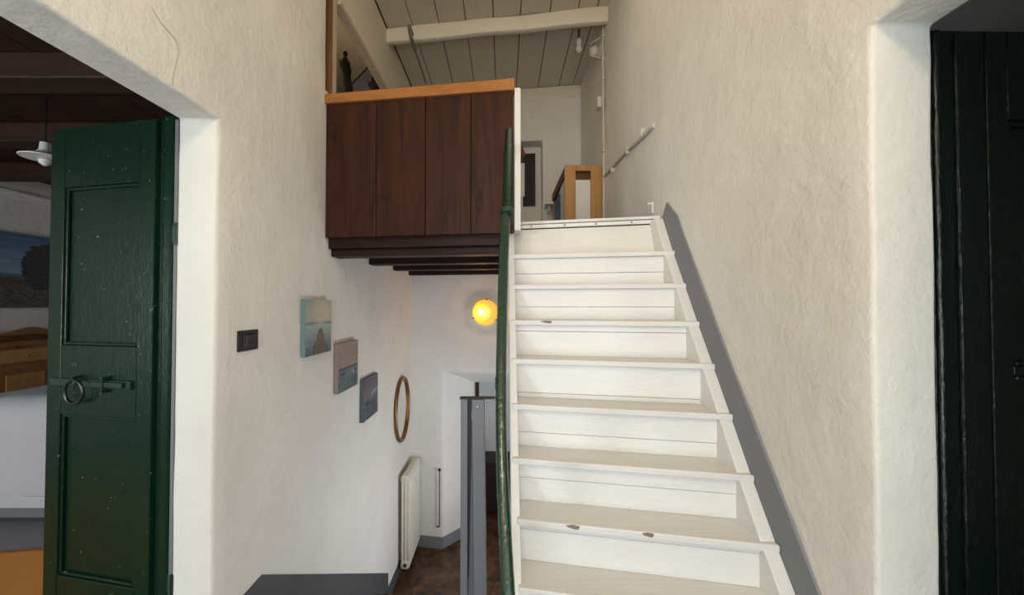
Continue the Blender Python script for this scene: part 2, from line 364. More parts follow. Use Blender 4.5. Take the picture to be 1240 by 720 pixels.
# ------------------------------------------------------------------ upper floor (loft) with joists
def py(x, off=0.0): return 2.60+off - 0.139*(x-XL)
up = structroot('floor', (-0.5, 3.8, 1.84), 'dark boarded loft floor on black joists, seen from below', 'floor')
nb = 9; ypl = 5.2
for k in range(nb):                     # floorboards running front to back
    a = XL + (0.03-XL)*k/nb; b = XL + (0.03-XL)*(k+1)/nb - 0.004
    obj('floorboard', MB().hexa([(a,py(a)+.04,1.90),(a,ypl,1.90),(b,ypl,1.90),(b,py(b)+.04,1.90),(a,py(a)+.04,UF),(a,ypl,UF),(b,ypl,UF),(b,py(b)+.04,UF)]), 'brown_h', up)
def ey(x): return 2.60-0.215*(x-0.06)    # landing edge at stair head
obj('floorboard', MB().hexa([(0.03,ey(.03)+.03,1.90),(0.03,ypl,1.90),(XR,ypl-.3,1.90),(XR,ey(XR)+.03,1.90),(0.03,ey(.03)+.03,UF),(0.03,ypl,UF),(XR,ypl-.3,UF),(XR,ey(XR)+.03,UF)]), 'brown_h', up)
obj('floorboard', MB().box(-2.4, XL-TH, 2.62, 5.4, 2.82, 2.86), 'brown_h', up)
def joist(yl, z0, z1, d, mat, x1=0.02):
    g = lambda x, o: yl+o-0.139*(x-XL)
    return obj('joist', MB().hexa([(XL-.03,g(XL,0),z0),(XL-.03,g(XL,d),z0),(x1,g(x1,d),z0),(x1,g(x1,0),z0),(XL-.03,g(XL,0),z1),(XL-.03,g(XL,d),z1),(x1,g(x1,d),z1),(x1,g(x1,0),z1)]), mat, up, 0.006)
joist(2.655, EZ+0.375, 1.90, 0.16, 'brown_h'); joist(2.70, EZ+0.326, EZ+0.375, 0.13, 'brown_h')
joist(3.46, EZ+0.350, 1.90, 0.14, 'black_h'); joist(4.21, EZ+0.366, 1.90, 0.14, 'black_h'); joist(4.90, EZ+0.368, 1.90, 0.14, 'black_h')
# ------------------------------------------------------------------ parapet of the loft
pz0, pz1 = EZ+0.440, EZ+1.315
pr = thing('parapet', 'dark brown boarded loft parapet under an orange pine rail', 'parapet', (-0.55, 2.5, pz0))
xe = 0.062
seams = [XL-0.0, -0.822, -0.497, -0.205, xe]
random.seed(4)
for i in range(4):
    a, b = seams[i]+0.002, seams[i+1]-0.002; o = random.uniform(-0.004, 0.004)
    pb = MB().hexa([(a,py(a)+o,pz0),(a,py(a)+o+.03,pz0),(b,py(b)+o+.03,pz0),(b,py(b)+o,pz0),(a,py(a)+o,pz1),(a,py(a)+o+.03,pz1),(b,py(b)+o+.03,pz1),(b,py(b)+o,pz1)])
    obj('plank', pb, 'brown', pr, 0.003)
a, b = XL-0.0, xe+0.004
obj('backing_board', MB().hexa([(a,py(a,.032),pz0+.01),(a,py(a,.05),pz0+.01),(b-.01,py(b,.05),pz0+.01),(b-.01,py(b,.032),pz0+.01),(a,py(a,.032),pz1),(a,py(a,.05),pz1),(b-.01,py(b,.05),pz1),(b-.01,py(b,.032),pz1)]), 'brown_h', pr)
def rail_h(a, o0, o1, z0, z1): return [(a,py(a,o0),z0),(a,py(a,o1),z0)]
tr = MB().hexa([(a-.01,py(a,-.022),pz1),(a-.01,py(a,.07),pz1),(b,py(b,.07),pz1),(b,py(b,-.022),pz1),(a-.01,py(a,-.022),EZ+1.378),(a-.01,py(a,.07),EZ+1.378),(b,py(b,.07),EZ+1.385),(b,py(b,-.022),EZ+1.385)])
tag(obj('top_rail', tr, 'orange', pr, 0.006), 'varnished orange pine top rail')
wb = MB().box(0.066, 0.104, 2.425, 2.56, EZ+0.455, EZ+1.335)
tag(obj('end_board', wb, 'stair', pr, 0.003), 'white painted end board')
# ------------------------------------------------------------------ boarded ceiling and beams
cl = structroot('ceiling', (0, 3, CE), 'white painted boarded roof ceiling above the loft', 'ceiling')
xs = [-1.165, -0.90, -0.635, -0.37, -0.10, 0.16, 0.435, 0.695, 0.87, XR+0.02]
random.seed(7)
for i in range(len(xs)-1):
    a, b = xs[i]+0.004, xs[i+1]-0.004; dz = random.uniform(0, 0.008)
    obj('plank', MB().box(a, b, -1.6, 5.6, CE+dz, CE+dz+0.025), 'ceil', cl, 0.003)
obj('roof_deck', MB().box(-2.5, 1.3, -1.9, 5.8, CE+0.036, CE+0.08), 'dark', cl)
obj('plank', MB().box(-2.4, XL-0.19, 2.7, 5.6, CE-0.0, CE+0.025), 'ceil', cl)
sk = tag(empty('added_skylight', (0.25, 2.35, CE-0.03)), 'small added glowing skylight under the boarded ceiling over the stair head', 'window', None, 'structure')  # unseen, added with a glowing pane to brighten the stair head
mb = MB()
for q in ((-0.19,-0.15,1.96,2.74), (0.65,0.69,1.96,2.74), (-0.15,0.65,1.96,2.0), (-0.15,0.65,2.70,2.74)): mb.box(q[0], q[1], q[2], q[3], CE-0.05, CE-0.001)
obj('window_frame', mb, 'beam_w', sk, 0.004)
mg, ntg, bg = new_mat('added_skylight_glow'); bg.inputs['Emission Color'].default_value = (1.0, 0.88, 0.72, 1); bg.inputs['Emission Strength'].default_value = 1.0; M['fillglow'] = mg
obj('pane', MB().box(-0.15, 0.65, 2.0, 2.70, CE-0.02, CE-0.012), 'fillglow', sk)
def cbeam(y, d, z0, z1, x0=XL-0.05, x1=XR+0.03, s=0.136):
    g = lambda x, o: y+o-s*(x-XL)
    bm = bmesh.new(); n = 24
    R = []
    for i in range(n+1):
        x = x0+(x1-x0)*i/n; q = [(g(x,0),z0),(g(x,d),z0),(g(x,d),z1),(g(x,0),z1)]
        R.append([bm.verts.new(Vector((x, yy, zz)) + noise.noise_vector(Vector((x*2, yy*3, zz*5)))*0.012) for yy, zz in q])
    for i in range(n):
        for k in range(4): bm.faces.new([R[i][k], R[i][(k+1)%4], R[i+1][(k+1)%4], R[i+1][k]])
    bm.faces.new(R[0]); bm.faces.new(R[-1][::-1])
    return obj('beam', bm, 'beam_w', cl, 0.012, True)
cbeam(3.92, 0.07, EZ+2.62, CE)
cbeam(5.22, 0.05, EZ+2.60, CE)
cbeam(1.2, 0.14, EZ+2.575, CE)
# loft side beam on the left wall line, post and alcove
mb = MB().box(XL-0.05, XL-0.0, 2.78, 5.5, EZ+2.16, CE-0.002)
tag(obj('wall_loft', mb, 'beam_w', None, 0.008), 'white painted wall plate beam running back along the loft side', 'beam', None, 'structure')
tag(obj('trim_5', MB().box(XL-0.052, XL+0.016, 2.78, 5.5, EZ+2.125, EZ+2.16), 'postwood', None, 0.004), 'bare pale wood strip under the loft side beam', 'trim', None, 'structure')
pt = thing('post', 'rough pale timber post where left wall meets the loft opening', 'post', (XL-0.07, 2.70, 2.861))
obj('shaft', MB().box(XL-0.16, XL+0.0, 2.69, 2.76, 2.861, CE-0.002), 'postwood', pt, 0.006)
obj('edge_strip', MB().box(XL-0.10, XL+0.002, 2.672, 2.689, 2.861, CE-0.002), 'pine_dark', pt, 0.003)
slab('wall_alcove', [-2.5, 0.98], [1.90, CE], lambda a, b: not (-0.10 < a < 0.50 and b < EZ+2.09),
     lambda a, b, c: Vector((a, 5.06-0.125*(a)+c, b)), 0.0, 0.30, 'plaster', 'loft end wall with a window recess', step=0.12) if False else None
def by(x): return 5.06-0.125*x
slab('wall_loft_end', [-2.5, -1.34, -0.15, 0.49, 1.05], [1.90, 2.86, EZ+2.08, CE], lambda a, b: not (-0.15 < a < 0.49 and b < EZ+2.08) and not (a < -1.34 and b < 2.86),
     lambda a, b, c: Vector((a, by(a)+c, b)), 0.0, 0.24, 'plaster', 'pale plaster end wall of the loft with recess', step=0.1)
slab('wall_recess', [-0.3, 0.7], [1.90, EZ+2.3], lambda a, b: True, lambda a, b, c: Vector((a, by(a)+0.22+c, b)), 0.0, 0.05, 'plaster', 'back of the recess in the loft end wall', step=0.2)
slab('wall_loft_left', [2.6, 3.15, 4.05, 5.5], [2.86, 3.05, 3.75, CE], lambda a, b: not (3.15 < a < 4.05 and 3.05 < b < 3.75), sx, -2.4, -2.5, 'plaster', 'left side wall of the loft alcove', step=0.2)
slab('wall_loft_near', [-2.5, -1.35], [2.86, CE], lambda a, b: True, lambda a, b, c: Vector((a, c, b)), 2.60, 2.50, 'plaster', 'near wall of the loft alcove', step=0.2)
# dark casement in the recess
wn = tag(empty('window_1', (0.12, by(0.12)+0.18, EZ+1.30)), 'small dark casement window in loft end wall recess', 'window', None, 'structure')
F = lambda a, b, c: Vector((a, by(a)+0.215-c, b))
mb = MB()
for q in ((-0.15,-0.11,EZ+1.30,EZ+1.99), (0.37,0.415,EZ+1.30,EZ+1.99), (-0.11,0.37,EZ+1.95,EZ+1.99), (-0.11,0.37,EZ+1.30,EZ+1.34), (0.11,0.14,EZ+1.34,EZ+1.95)): mb.fbox(F, q[0], q[1], q[2], q[3], 0.0, 0.03)
obj('window_frame', mb, 'dark', wn, 0.003)
obj('pane', MB().fbox(F, -0.11, 0.11, EZ+1.34, EZ+1.95, 0.008, 0.012), 'dark', wn)
obj('pane', MB().fbox(F, 0.14, 0.37, EZ+1.34, EZ+1.95, 0.008, 0.012), 'dark', wn)
cu = MB().box(0.135, 0.255, 4.76, 4.80, EZ+1.38, EZ+1.72)
tag(obj('pale_lamp_shade', cu, 'white', None, 0.006), 'narrow pale panel glimpsed beside dark loft window', 'panel') if False else cu.bm.free()

# ------------------------------------------------------------------ white staircase
H = [-0.3015, -0.1125, 0.081, 0.2655, 0.4545, 0.648, 0.829, 0.995, 1.17, 1.345]
X0, X1 = 0.064, 0.905
def ny(n, x): return (2.38-0.137*n) - 0.19*(x-0.045)      # nosing line of tread n
sc = thing('staircase', 'steep white painted wooden staircase with worn treads', 'stairs', (0.5, 1.7, 0))
for n in range(len(H)-1):
    zt = EZ-H[n]; t = 0.027
    a, b = 0.035, 0.952
    if n >= 6: a = 0.052
    e = 0.0
    bm = bmesh.new(); R = []; k = 22
    for i in range(k+1):
        x = a+(b-a)*i/k; y = ny(n, x); w_ = noise.noise(Vector((x*5, n*3.1, 0)))*0.0022
        R.append([bm.verts.new(p) for p in ((x, y+w_, zt-t), (x, ny(n,x)+0.165, zt-t), (x, ny(n,x)+0.165, zt), (x, y+w_*0.5, zt))])
    for i in range(k):
        for j in range(4): bm.faces.new([R[i][j], R[i][(j+1)%4], R[i+1][(j+1)%4], R[i+1][j]])
    bm.faces.new(R[0]); bm.faces.new(R[-1][::-1])
    # notch the back corners inside the stringers
    tr = obj('tread', bm, 'tread', sc, 0.005, False, 3)
    # riser below this tread
    zb = EZ-H[n+1]; ys = 0.022
    split = zb + (zt-t-zb)*(0.45, 0.42, 0.80, 0.13, 0.38, 0.62, 0.86, 0.5, 0.5)[n]
    for z0, z1, dy in ((zb, split-0.001, 0.002), (split+0.001, zt-t, 0.0)):
        obj('riser_board', MB().hexa([(X0,ny(n,X0)+ys+dy,z0),(X0,ny(n,X0)+ys+.022,z0),(X1,ny(n,X1)+ys+.022,z0),(X1,ny(n,X1)+ys+dy,z0),(X0,ny(n,X0)+ys+dy,z1),(X0,ny(n,X0)+ys+.022,z1),(X1,ny(n,X1)+ys+.022,z1),(X1,ny(n,X1)+ys+dy,z1)]), 'stair', sc, 0.0015)
# top riser and landing nosing
zt = UF
g = lambda x: ey(x)
zb = EZ-H[0]
def topq(x0, x1, o0, o1, z0, z1, o0b=None):
    return MB().hexa([(x0,g(x0)+o0,z0),(x0,g(x0)+o1,z0),(x1,g(x1)+o1,z0),(x1,g(x1)+o0,z0),(x0,g(x0)+o0,z1),(x0,g(x0)+o1,z1),(x1,g(x1)+o1,z1),(x1,g(x1)+o0,z1)])
for z0, z1 in ((zb, zt-0.045),):
    x0, x1_ = X0, X1
    yb0, yb1 = ny(0,x0)+0.15, ny(0,x1_)+0.15
    obj('riser_board', MB().hexa([(x0,yb0,z0),(x0,yb0+.03,z0),(x1_,yb1+.03,z0),(x1_,yb1,z0),(x0,g(x0)+.02,z1),(x0,g(x0)+.05,z1),(x1_,g(x1_)+.05,z1),(x1_,g(x1_)+.02,z1)]), 'stair', sc, 0.002)
obj('landing_nosing', topq(0.108, 0.952, 0.0, 0.12, zt-0.012, zt+0.006), 'tread', sc, 0.003)
ls = obj('landing_strip', topq(0.075, 0.935, 0.010, 0.03, zt-0.038, zt-0.015), 'stair', sc, 0.003)
for x in (0.18, 0.39, 0.58, 0.79):
    obj('screw', MB().lathe([(0.006, 0), (0.006, 0.002), (0.003, 0.003)], (x, g(x)+0.010, zt-0.027), (0, -1, 0), 10), 'bare', ls)
# stringers
def stringer(x0, x1, off, extra, name='stringer'):
    pts = []
    # front edge line follows noses, slightly behind them
    F0 = [(ny(n, (x0+x1)/2)+0.020, EZ-H[n]) for n in range(0, 9)]
    top = (ny(-1, (x0+x1)/2)+0.020, UF-0.02)
    front = [top]+[(y+off, z) for y, z in F0]+[(ny(9.0, (x0+x1)/2)+0.02, 0.0)]
    back = [(ny(6.9, (x0+x1)/2)+0.10, 0.0), (ny(-1.6, (x0+x1)/2)+0.10, UF-0.02)]
    pts = front+back
    return obj(name, MB().prism(pts, lambda u, v, c: Vector((c, u, v)), x0, x1), 'stair', sc, 0.003)
stringer(0.030, 0.064, 0.0, 0)
stringer(0.900, 0.952, 0.0, 0)
# bare-wood chips on the noses
def chip(n, xa_, xb_, name='paint_chip'):
    z = EZ-H[n]; m = (xa_+xb_)/2; hh = 0.006
    P = [(xa_, z-0.004), (m, z-0.001), (xb_, z-0.003), (xb_-0.004, z-0.014), (m+0.01, z-0.015), (m-0.015, z-0.010)]
    obj(name, MB().prism(P, lambda u, v, c: Vector((u, ny(n, u)+c, v)), -0.0035, 0.004), 'bare', sc)
chip(6, 0.235, 0.285); chip(6, 0.505, 0.545); chip(2, 0.19, 0.25)

# ------------------------------------------------------------------ green handrail
hr = thing('handrail', 'glossy green painted handrail running down the left side of the white stairs', 'handrail', (0.0, 1.0, 0))
P = [(1.00,.021,.017),(1.045,.013,.018),(1.185,-.001,.0185),(1.30,-.008,.0185),(1.44,-.009,.0195),(1.67,-.003,.021),(1.80,.003,.022),(1.925,.010,.0225)]
def railmesh(P, hz, top=None):
    bm = bmesh.new(); R = []
    # resample smoothly
    Q = []
    for i in range(len(P)-1):
        for k in range(6):
            t = k/6; p0 = P[max(i-1,0)]; p1 = P[i]; p2 = P[i+1]; p3 = P[min(i+2, len(P)-1)]
            Q.append(tuple(0.5*((2*p1[j])+(-p0[j]+p2[j])*t+(2*p0[j]-5*p1[j]+4*p2[j]-p3[j])*t*t+(-p0[j]+3*p1[j]-3*p2[j]+p3[j])*t**3) for j in range(3)))
    Q.append(P[-1])
    d = Vector((0, 1, 1.38)).normalized(); nrm = Vector((0, -1.38, 1)).normalized()
    for y, x, r in Q:
        c = Vector((x, y, EZ-(2.203-1.38*y))); ring = []
        for k in range(14):
            a = 2*PI*k/14; ca, sa = math.cos(a), math.sin(a)
            ring.append(bm.verts.new(c + Vector((1,0,0))*r*math.copysign(abs(ca)**0.65, ca) + nrm*hz*math.copysign(abs(sa)**0.65, sa)))
        R.append(ring)
    for i in range(len(R)-1):
        for k in range(14): bm.faces.new([R[i][k], R[i][(k+1)%14], R[i+1][(k+1)%14], R[i+1][k]])
    bm.faces.new(R[0][::-1]); bm.faces.new(R[-1]); return bm
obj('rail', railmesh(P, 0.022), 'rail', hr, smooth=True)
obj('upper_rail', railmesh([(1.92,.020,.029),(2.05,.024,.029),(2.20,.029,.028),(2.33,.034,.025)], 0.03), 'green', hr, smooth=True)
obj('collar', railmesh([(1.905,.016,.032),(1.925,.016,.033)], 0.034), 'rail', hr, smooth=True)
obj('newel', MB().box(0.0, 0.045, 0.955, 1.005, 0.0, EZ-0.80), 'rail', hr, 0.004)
obj('bracket', MB().box(0.02, 0.06, 2.30, 2.405, EZ+0.92, EZ+0.97), 'greeniron', hr, 0.003)
obj('bracket', MB().tube([(-0.026, 1.375, EZ-0.25), (-0.026, 1.375, EZ-0.29), (-0.015, 1.375, EZ-0.30)], 0.004, 8), 'greeniron', hr)

# ------------------------------------------------------------------ grey gate posts at the head of the lower flight
gy = 1.375
gp = thing('stair_gate', 'narrow grey painted wooden gate of twin posts at the head of the lower steps', 'gate', (-0.10, gy, 0))
k = gy/482.0
X = lambda px: (px-610)*k
zt = EZ-(481-369)*k
obj('post', MB().box(X(558), X(566.5), gy, gy+0.03, 0, zt-0.004), 'greywood', gp, 0.002)
obj('post', MB().hexa([(X(576.5),gy-.002,0),(X(576.5),gy+.026,0),(X(591.5),gy+.026,0),(X(591.5),gy-.002,0),(X(571.5),gy-.002,zt-.006),(X(571.5),gy+.026,zt-.006),(X(586.5),gy+.026,zt-.006),(X(586.5),gy-.002,zt-.006)]), 'greywood', gp, 0.002)
obj('side_board', MB().hexa([(X(566),gy+.03,0),(X(566),gy+.06,0),(X(577),gy+.06,0),(X(577),gy+.03,0),(X(566.5),gy+.03,zt-.09),(X(566.5),gy+.06,zt-.09),(X(570.5),gy+.06,zt-.09),(X(570.5),gy+.03,zt-.09)]), 'greywood', gp, 0.002)
obj('dark_wedge', MB().hexa([(X(566.7),gy+.012,.5),(X(566.7),gy+.028,.5),(X(567.5),gy+.028,.5),(X(567.5),gy+.012,.5),(X(566.7),gy+.012,zt-.006),(X(566.7),gy+.028,zt-.006),(X(571),gy+.028,zt-.006),(X(571),gy+.012,zt-.006)]), 'iron', gp)
obj('top_bar', MB().box(X(557), X(599.5), gy-0.004, gy+0.02, zt-0.004, zt+0.001), 'iron', gp)
obj('screw', MB().lathe([(0.006, 0), (0.006, 0.003), (0.003, 0.004)], (X(578.5), gy-0.002, EZ-(492-369)*k), (0, -1, 0), 12), 'steel', gp)

# ------------------------------------------------------------------ panelled doors
def door_leaf(name, O, ang, wid, zt, mat, panels, label, stile, flip=1, thick=0.045, zb=0.012):
    """O: near top hinge corner (x,y); leaf runs from O along direction ang; a = distance along, c = depth away from the viewer"""
    d = Vector((math.cos(ang), math.sin(ang), 0)); n = Vector((-d.y, d.x, 0))*flip
    F = lambda a, b, c: Vector((O[0], O[1], 0)) + d*a + n*c + Vector((0, 0, b))
    r = tag(empty(name, F(wid/2, 0, 0)), label, 'door', None, 'structure')
    obj('stile', MB().fbox(F, 0, stile, zb, zt, 0, thick), mat, r, 0.004)
    obj('stile', MB().fbox(F, wid-stile, wid, zb, zt, 0, thick), mat, r, 0.004)
    edges = [zb]+[v for p in panels for v in p]+[zt]
    for i in range(0, len(edges), 2):
        obj('rail', MB().fbox(F, stile+.0008, wid-stile-.0008, edges[i], edges[i+1], 0.0005, thick-.0005), mat, r, 0.003)
    for z0, z1 in panels:
        obj('panel', MB().fbox(F, stile-.006, wid-stile+.006, z0-.006, z1+.006, 0.018, 0.032), mat, r)
        m = 0.014
        mb = MB()
        for (a0, a1, b0, b1) in ((stile, stile+m, z0, z1), (wid-stile-m, wid-stile, z0, z1), (stile+m, wid-stile-m, z0, z0+m), (stile+m, wid-stile-m, z1-m, z1)):
            mb.fbox(F, a0, a1, b0, b1, 0.006, 0.018)
        obj('moulding', mb, mat, r, 0.004)
    return r, F
# left: shutter-like green leaf opened into the bedroom
DA = math.atan2(1.755-1.640, -2.005+1.445)
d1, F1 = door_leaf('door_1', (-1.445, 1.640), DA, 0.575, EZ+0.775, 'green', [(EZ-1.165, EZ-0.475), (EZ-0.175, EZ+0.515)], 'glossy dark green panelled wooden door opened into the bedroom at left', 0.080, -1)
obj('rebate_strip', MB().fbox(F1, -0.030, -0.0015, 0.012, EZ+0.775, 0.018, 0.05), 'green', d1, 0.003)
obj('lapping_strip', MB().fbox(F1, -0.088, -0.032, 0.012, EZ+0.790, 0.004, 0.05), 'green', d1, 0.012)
def Fd(a, b, c): return F1(a, b, c)
bl = obj('bolt_case', MB().fbox(F1, 0.095, 0.30, EZ-0.352, EZ-0.316, -0.012, 0.0), 'greeniron', d1, 0.003)
obj('bolt', MB().fbox(F1, 0.125, 0.295, EZ-0.346, EZ-0.322, -0.022, -0.012), 'greeniron', d1, 0.004)
obj('bolt_plate', MB().fbox(F1, 0.305, 0.545, EZ-0.350, EZ-0.318, -0.007, 0.0), 'greeniron', d1, 0.003)
obj('staple', MB().fbox(F1, 0.222, 0.230, EZ-0.368, EZ-0.300, -0.026, 0.0), 'greeniron', d1, 0.003)
rc = (0.375, EZ-0.368); rr = 0.050
obj('ring_handle', MB().tube([F1(rc[0]+rr*math.cos(t), rc[1]+rr*math.sin(t), -0.026) for t in [2*PI*i/28 for i in range(28)]], 0.0062, 10, True), 'ring', d1, smooth=True)
obj('ring_staple', MB().tube([F1(rc[0], rc[1]+rr+0.012, -0.0), F1(rc[0], rc[1]+rr+0.008, -0.03), F1(rc[0], rc[1]+rr-0.012, -0.032)], 0.006, 8), 'greeniron', d1, smooth=True)
obj('keyhole', MB().fbox(F1, 0.40, 0.435, EZ-0.262, EZ-0.252, -0.001, 0.001), 'dark', d1)
for z in (EZ+0.29, EZ-1.13):
    h = obj('hinge', MB().fbox(F1, -0.118, -0.075, z-0.035, z+0.035, 0.006, 0.02), 'greeniron', d1, 0.003)
    obj('hinge_pin', MB().tube([F1(-0.112, z-0.045, 0.004), F1(-0.112, z+0.045, 0.004)], 0.009, 10), 'greeniron', h, smooth=True)
tag(obj('trim_6', MB().box(-1.353, -1.3365, 1.622, 1.70, 0, EZ+0.765), 'greyfloor', None, 0.01), 'bare grey rebate strip between green door and lime-washed jamb', 'trim', None, 'structure')
# right: nearly black green leaf opened away into the side room
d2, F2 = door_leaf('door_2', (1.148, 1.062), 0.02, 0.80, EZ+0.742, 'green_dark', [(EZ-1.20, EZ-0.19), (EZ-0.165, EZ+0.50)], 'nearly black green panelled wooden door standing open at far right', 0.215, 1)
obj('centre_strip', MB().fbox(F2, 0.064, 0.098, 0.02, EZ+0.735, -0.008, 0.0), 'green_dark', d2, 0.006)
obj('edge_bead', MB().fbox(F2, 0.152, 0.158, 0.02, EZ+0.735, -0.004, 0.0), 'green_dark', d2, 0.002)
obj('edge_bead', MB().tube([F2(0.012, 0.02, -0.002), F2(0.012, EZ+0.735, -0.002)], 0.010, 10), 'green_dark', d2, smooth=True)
# right room shell
slab('wall_side_room', [-1.6, 3.2], [0, 2.6], lambda a, b: True, sx, 3.0, 3.1, 'plaster', 'far wall of the side room right of the doorway', step=0.4)
mb = MB().box(1.15, 3.05, -1.7, 3.2, 2.60, 2.65); tag(obj('ceiling', mb, 'plaster_low'), 'pale grey ceiling of the side room above black-green door', 'ceiling', None, 'structure')
mb = MB().box(1.15, 3.05, -1.7, 3.2, -0.1, 0.0); tag(obj('floor', mb, 'greyfloor'), 'floor of the side room behind right doorway', 'floor', None, 'structure')
mb = MB().box(1.15, 3.05, 3.2, 3.3, 0, 2.65); mb.box(1.15, 3.05, -1.8, -1.7, 0, 2.65); tag(obj('wall_side_room_end', mb, 'plaster_low'), 'end walls of the side room', 'wall', None, 'structure')

# ------------------------------------------------------------------ bedroom
BX = -5.0
slab('wall_bedroom', [-1.3, 5.0], [0, 2.80], lambda a, b: True, sx, BX, BX-0.1, 'plaster', 'cream bedroom wall behind the landscape painting', step=0.3)
slab('wall_bedroom_end', [-5.1, -1.35], [0, 2.80], lambda a, b: True, lambda a, b, c: Vector((a, c, b)), 5.0, 5.1, 'plaster', 'bedroom end wall beyond the green door', step=0.3)
slab('wall_bedroom_near', [-5.1, -4.5, -3.3, -1.35], [0, 0.75, 2.05, 2.80], lambda a, b: not (-4.5 < a < -3.3 and 0.75 < b < 2.05), lambda a, b, c: Vector((a, c, b)), -1.2, -1.3, 'plaster', 'bedroom wall behind the viewer', step=0.3)
mb = MB().box(BX, XL-TH, -1.3, 5.0, -0.1, 0.0); tag(obj('floor', mb, 'greyfloor'), 'smooth grey bedroom floor between rug and bed', 'floor', None, 'structure')
mb = MB().box(BX, BX+0.03, -1.3, 5.0, 2.565, 2.60); mb.box(BX, BX+0.015, -1.3, 5.0, 2.53, 2.565)
tag(obj('trim_7', mb, 'plaster_low', None, 0.006), 'thin cornice moulding along the bedroom wall above painting', 'cornice', None, 'structure')
bc = structroot('ceiling', (-3.2, 2, 2.75), 'dark brown timber bedroom ceiling of boards and beams', 'ceiling')
for i in range(13):
    x = -5.0+i*0.284
    obj('plank', MB().box(x, x+0.278, -1.3, 5.0, 2.76, 2.785), 'brownroom', bc)
for y in (1.25, 2.05, 2.85, 3.65, 4.45):
    obj('beam', MB().box(-5.0, -1.36, y, y+0.16, 2.62, 2.76), 'brownroom', bc, 0.01)
# grid print helper
def print_panel(name, F, nu, nv, fn, mat_side, thick, parent, dk=1.0):
    """F(u,v,c) u,v in 0..1 across the front"""
    bm = bmesh.new(); col = []
    P = [[bm.verts.new(F(i/nu, j/nv, 0)) for j in range(nv+1)] for i in range(nu+1)]
    for i in range(nu):
        for j in range(nv): bm.faces.new([P[i][j], P[i+1][j], P[i+1][j+1], P[i][j+1]])
    bm.verts.index_update()
    cols = [tuple((x*dk*3.6)**1.45/3.6 if dk < 1 else x for x in fn(i/nu, j/nv)) for i in range(nu+1) for j in range(nv+1)]
    o = obj(name, bm, 'print', parent)
    ca = o.data.color_attributes.new('Col', 'FLOAT_COLOR', 'POINT')
    for i, c in enumerate(cols): ca.data[i].color = (c[0], c[1], c[2], 1)
    return o
def mix(a, b, t): t = max(0, min(1, t)); return tuple(a[i]*(1-t)+b[i]*t for i in range(3))
def nz(u, v, s=5, k=0): return noise.fractal(Vector((u*s, v*s, k)), 1.0, 2.0, 4)
# landscape painting in the bedroom
def landscape(u, v):
    if v > 0.46: c = mix((0.20, 0.30, 0.40), (0.045, 0.12, 0.24), (v-0.46)/0.5); c = mix(c, (0.45, 0.5, 0.55), max(0, nz(u, v*4, 3)-0.15)*0.8)
    elif v > 0.33: c = (0.07, 0.12, 0.20) if v > 0.36+0.08*math.sin(u*3+1) else (0.07, 0.06, 0.055)
    else: c = mix((0.035, 0.018, 0.014), (0.13, 0.10, 0.08), 0.5+nz(u, v*2, 40)*1.0)
    if 0.30 < v < 0.40: c = mix(c, (0.06, 0.035, 0.03), 0.7)
    dx, dy = (u-0.715)/0.155, (v-0.57)/0.33
    if dx*dx+dy*dy + nz(u, v, 16)*0.4 < 1: c = mix((0.010, 0.012, 0.014), (0.035, 0.035, 0.035), 0.5+nz(u, v, 30))
    return c
y0, y1, z0, z1 = 3.0, 5.0, EZ-0.03, EZ+0.73
y0, y1 = 3.25, 4.75
pa = thing('painting', 'large landscape painting of a dark round tree under blue sky on the bedroom wall', 'painting', (BX+0.02, (y0+y1)/2, z0))
print_panel('picture', lambda u, v, c: Vector((BX+0.035, y0+(y1-y0)*u, z0+(z1-z0)*v)), 110, 60, lambda u, v: landscape(u, v), None, 0, pa)
obj('stretcher', MB().box(BX+0.004, BX+0.034, y0, y1, z0, z1), 'canvas_side3', pa)
# dresser with scalloped back under the painting
dr = thing('dresser', 'honey pine sideboard with scalloped back behind the bed', 'sideboard', (BX+0.26, 4.1, 0))
dx0, dx1, dy0, dy1 = BX+0.03, BX+0.48, 3.05, 4.95
dt = EZ-0.385
obj('body', MB().box(dx0, dx1, dy0, dy1, 0.08, dt), 'honey', dr, 0.004)
obj('top', MB().box(dx0, dx1+0.03, dy0-0.02, dy1+0.02, dt, dt+0.03), 'honey', dr, 0.006)
obj('base', MB().box(dx0, dx1-0.02, dy0+0.02, dy1-0.02, 0.0, 0.08), 'honey', dr)
sp = [(dy0, dt+0.03)] ; 
n = 60
crest = [(dy0+(dy1-dy0)*i/n, dt+0.125+0.028*math.sin(i/n*PI*7+1.0)) for i in range(n+1)]
obj('scalloped_back', MB().prism([(dy0, dt+0.03)]+crest+[(dy1, dt+0.03)], lambda u, v, c: Vector((c, u, v)), dx0, dx0+0.022), 'honey', dr, 0.003)
obj('shelf', MB().box(dx0+0.02, dx0+0.14, dy0, dy1, dt+0.085, dt+0.10), 'honey', dr, 0.003)
for i in range(4):
    a = dy0+0.03+i*0.465; b = a+0.445
    d = obj('drawer', MB().box(dx1, dx1+0.015, a, b, dt-0.15, dt-0.03), 'pine', dr, 0.004)
    obj('knob', MB().lathe([(0.008, 0), (0.016, 0.012), (0.012, 0.024)], (dx1+0.015, (a+b)/2, dt-0.09), (1, 0, 0), 12), 'honey', d, smooth=True)
    d = obj('door', MB().box(dx1, dx1+0.012, a, b, 0.10, dt-0.18), 'honey', dr, 0.003)
    obj('door_panel', MB().box(dx1+0.012, dx1+0.020, a+0.07, b-0.07, 0.18, dt-0.26), 'pine', d, 0.006)
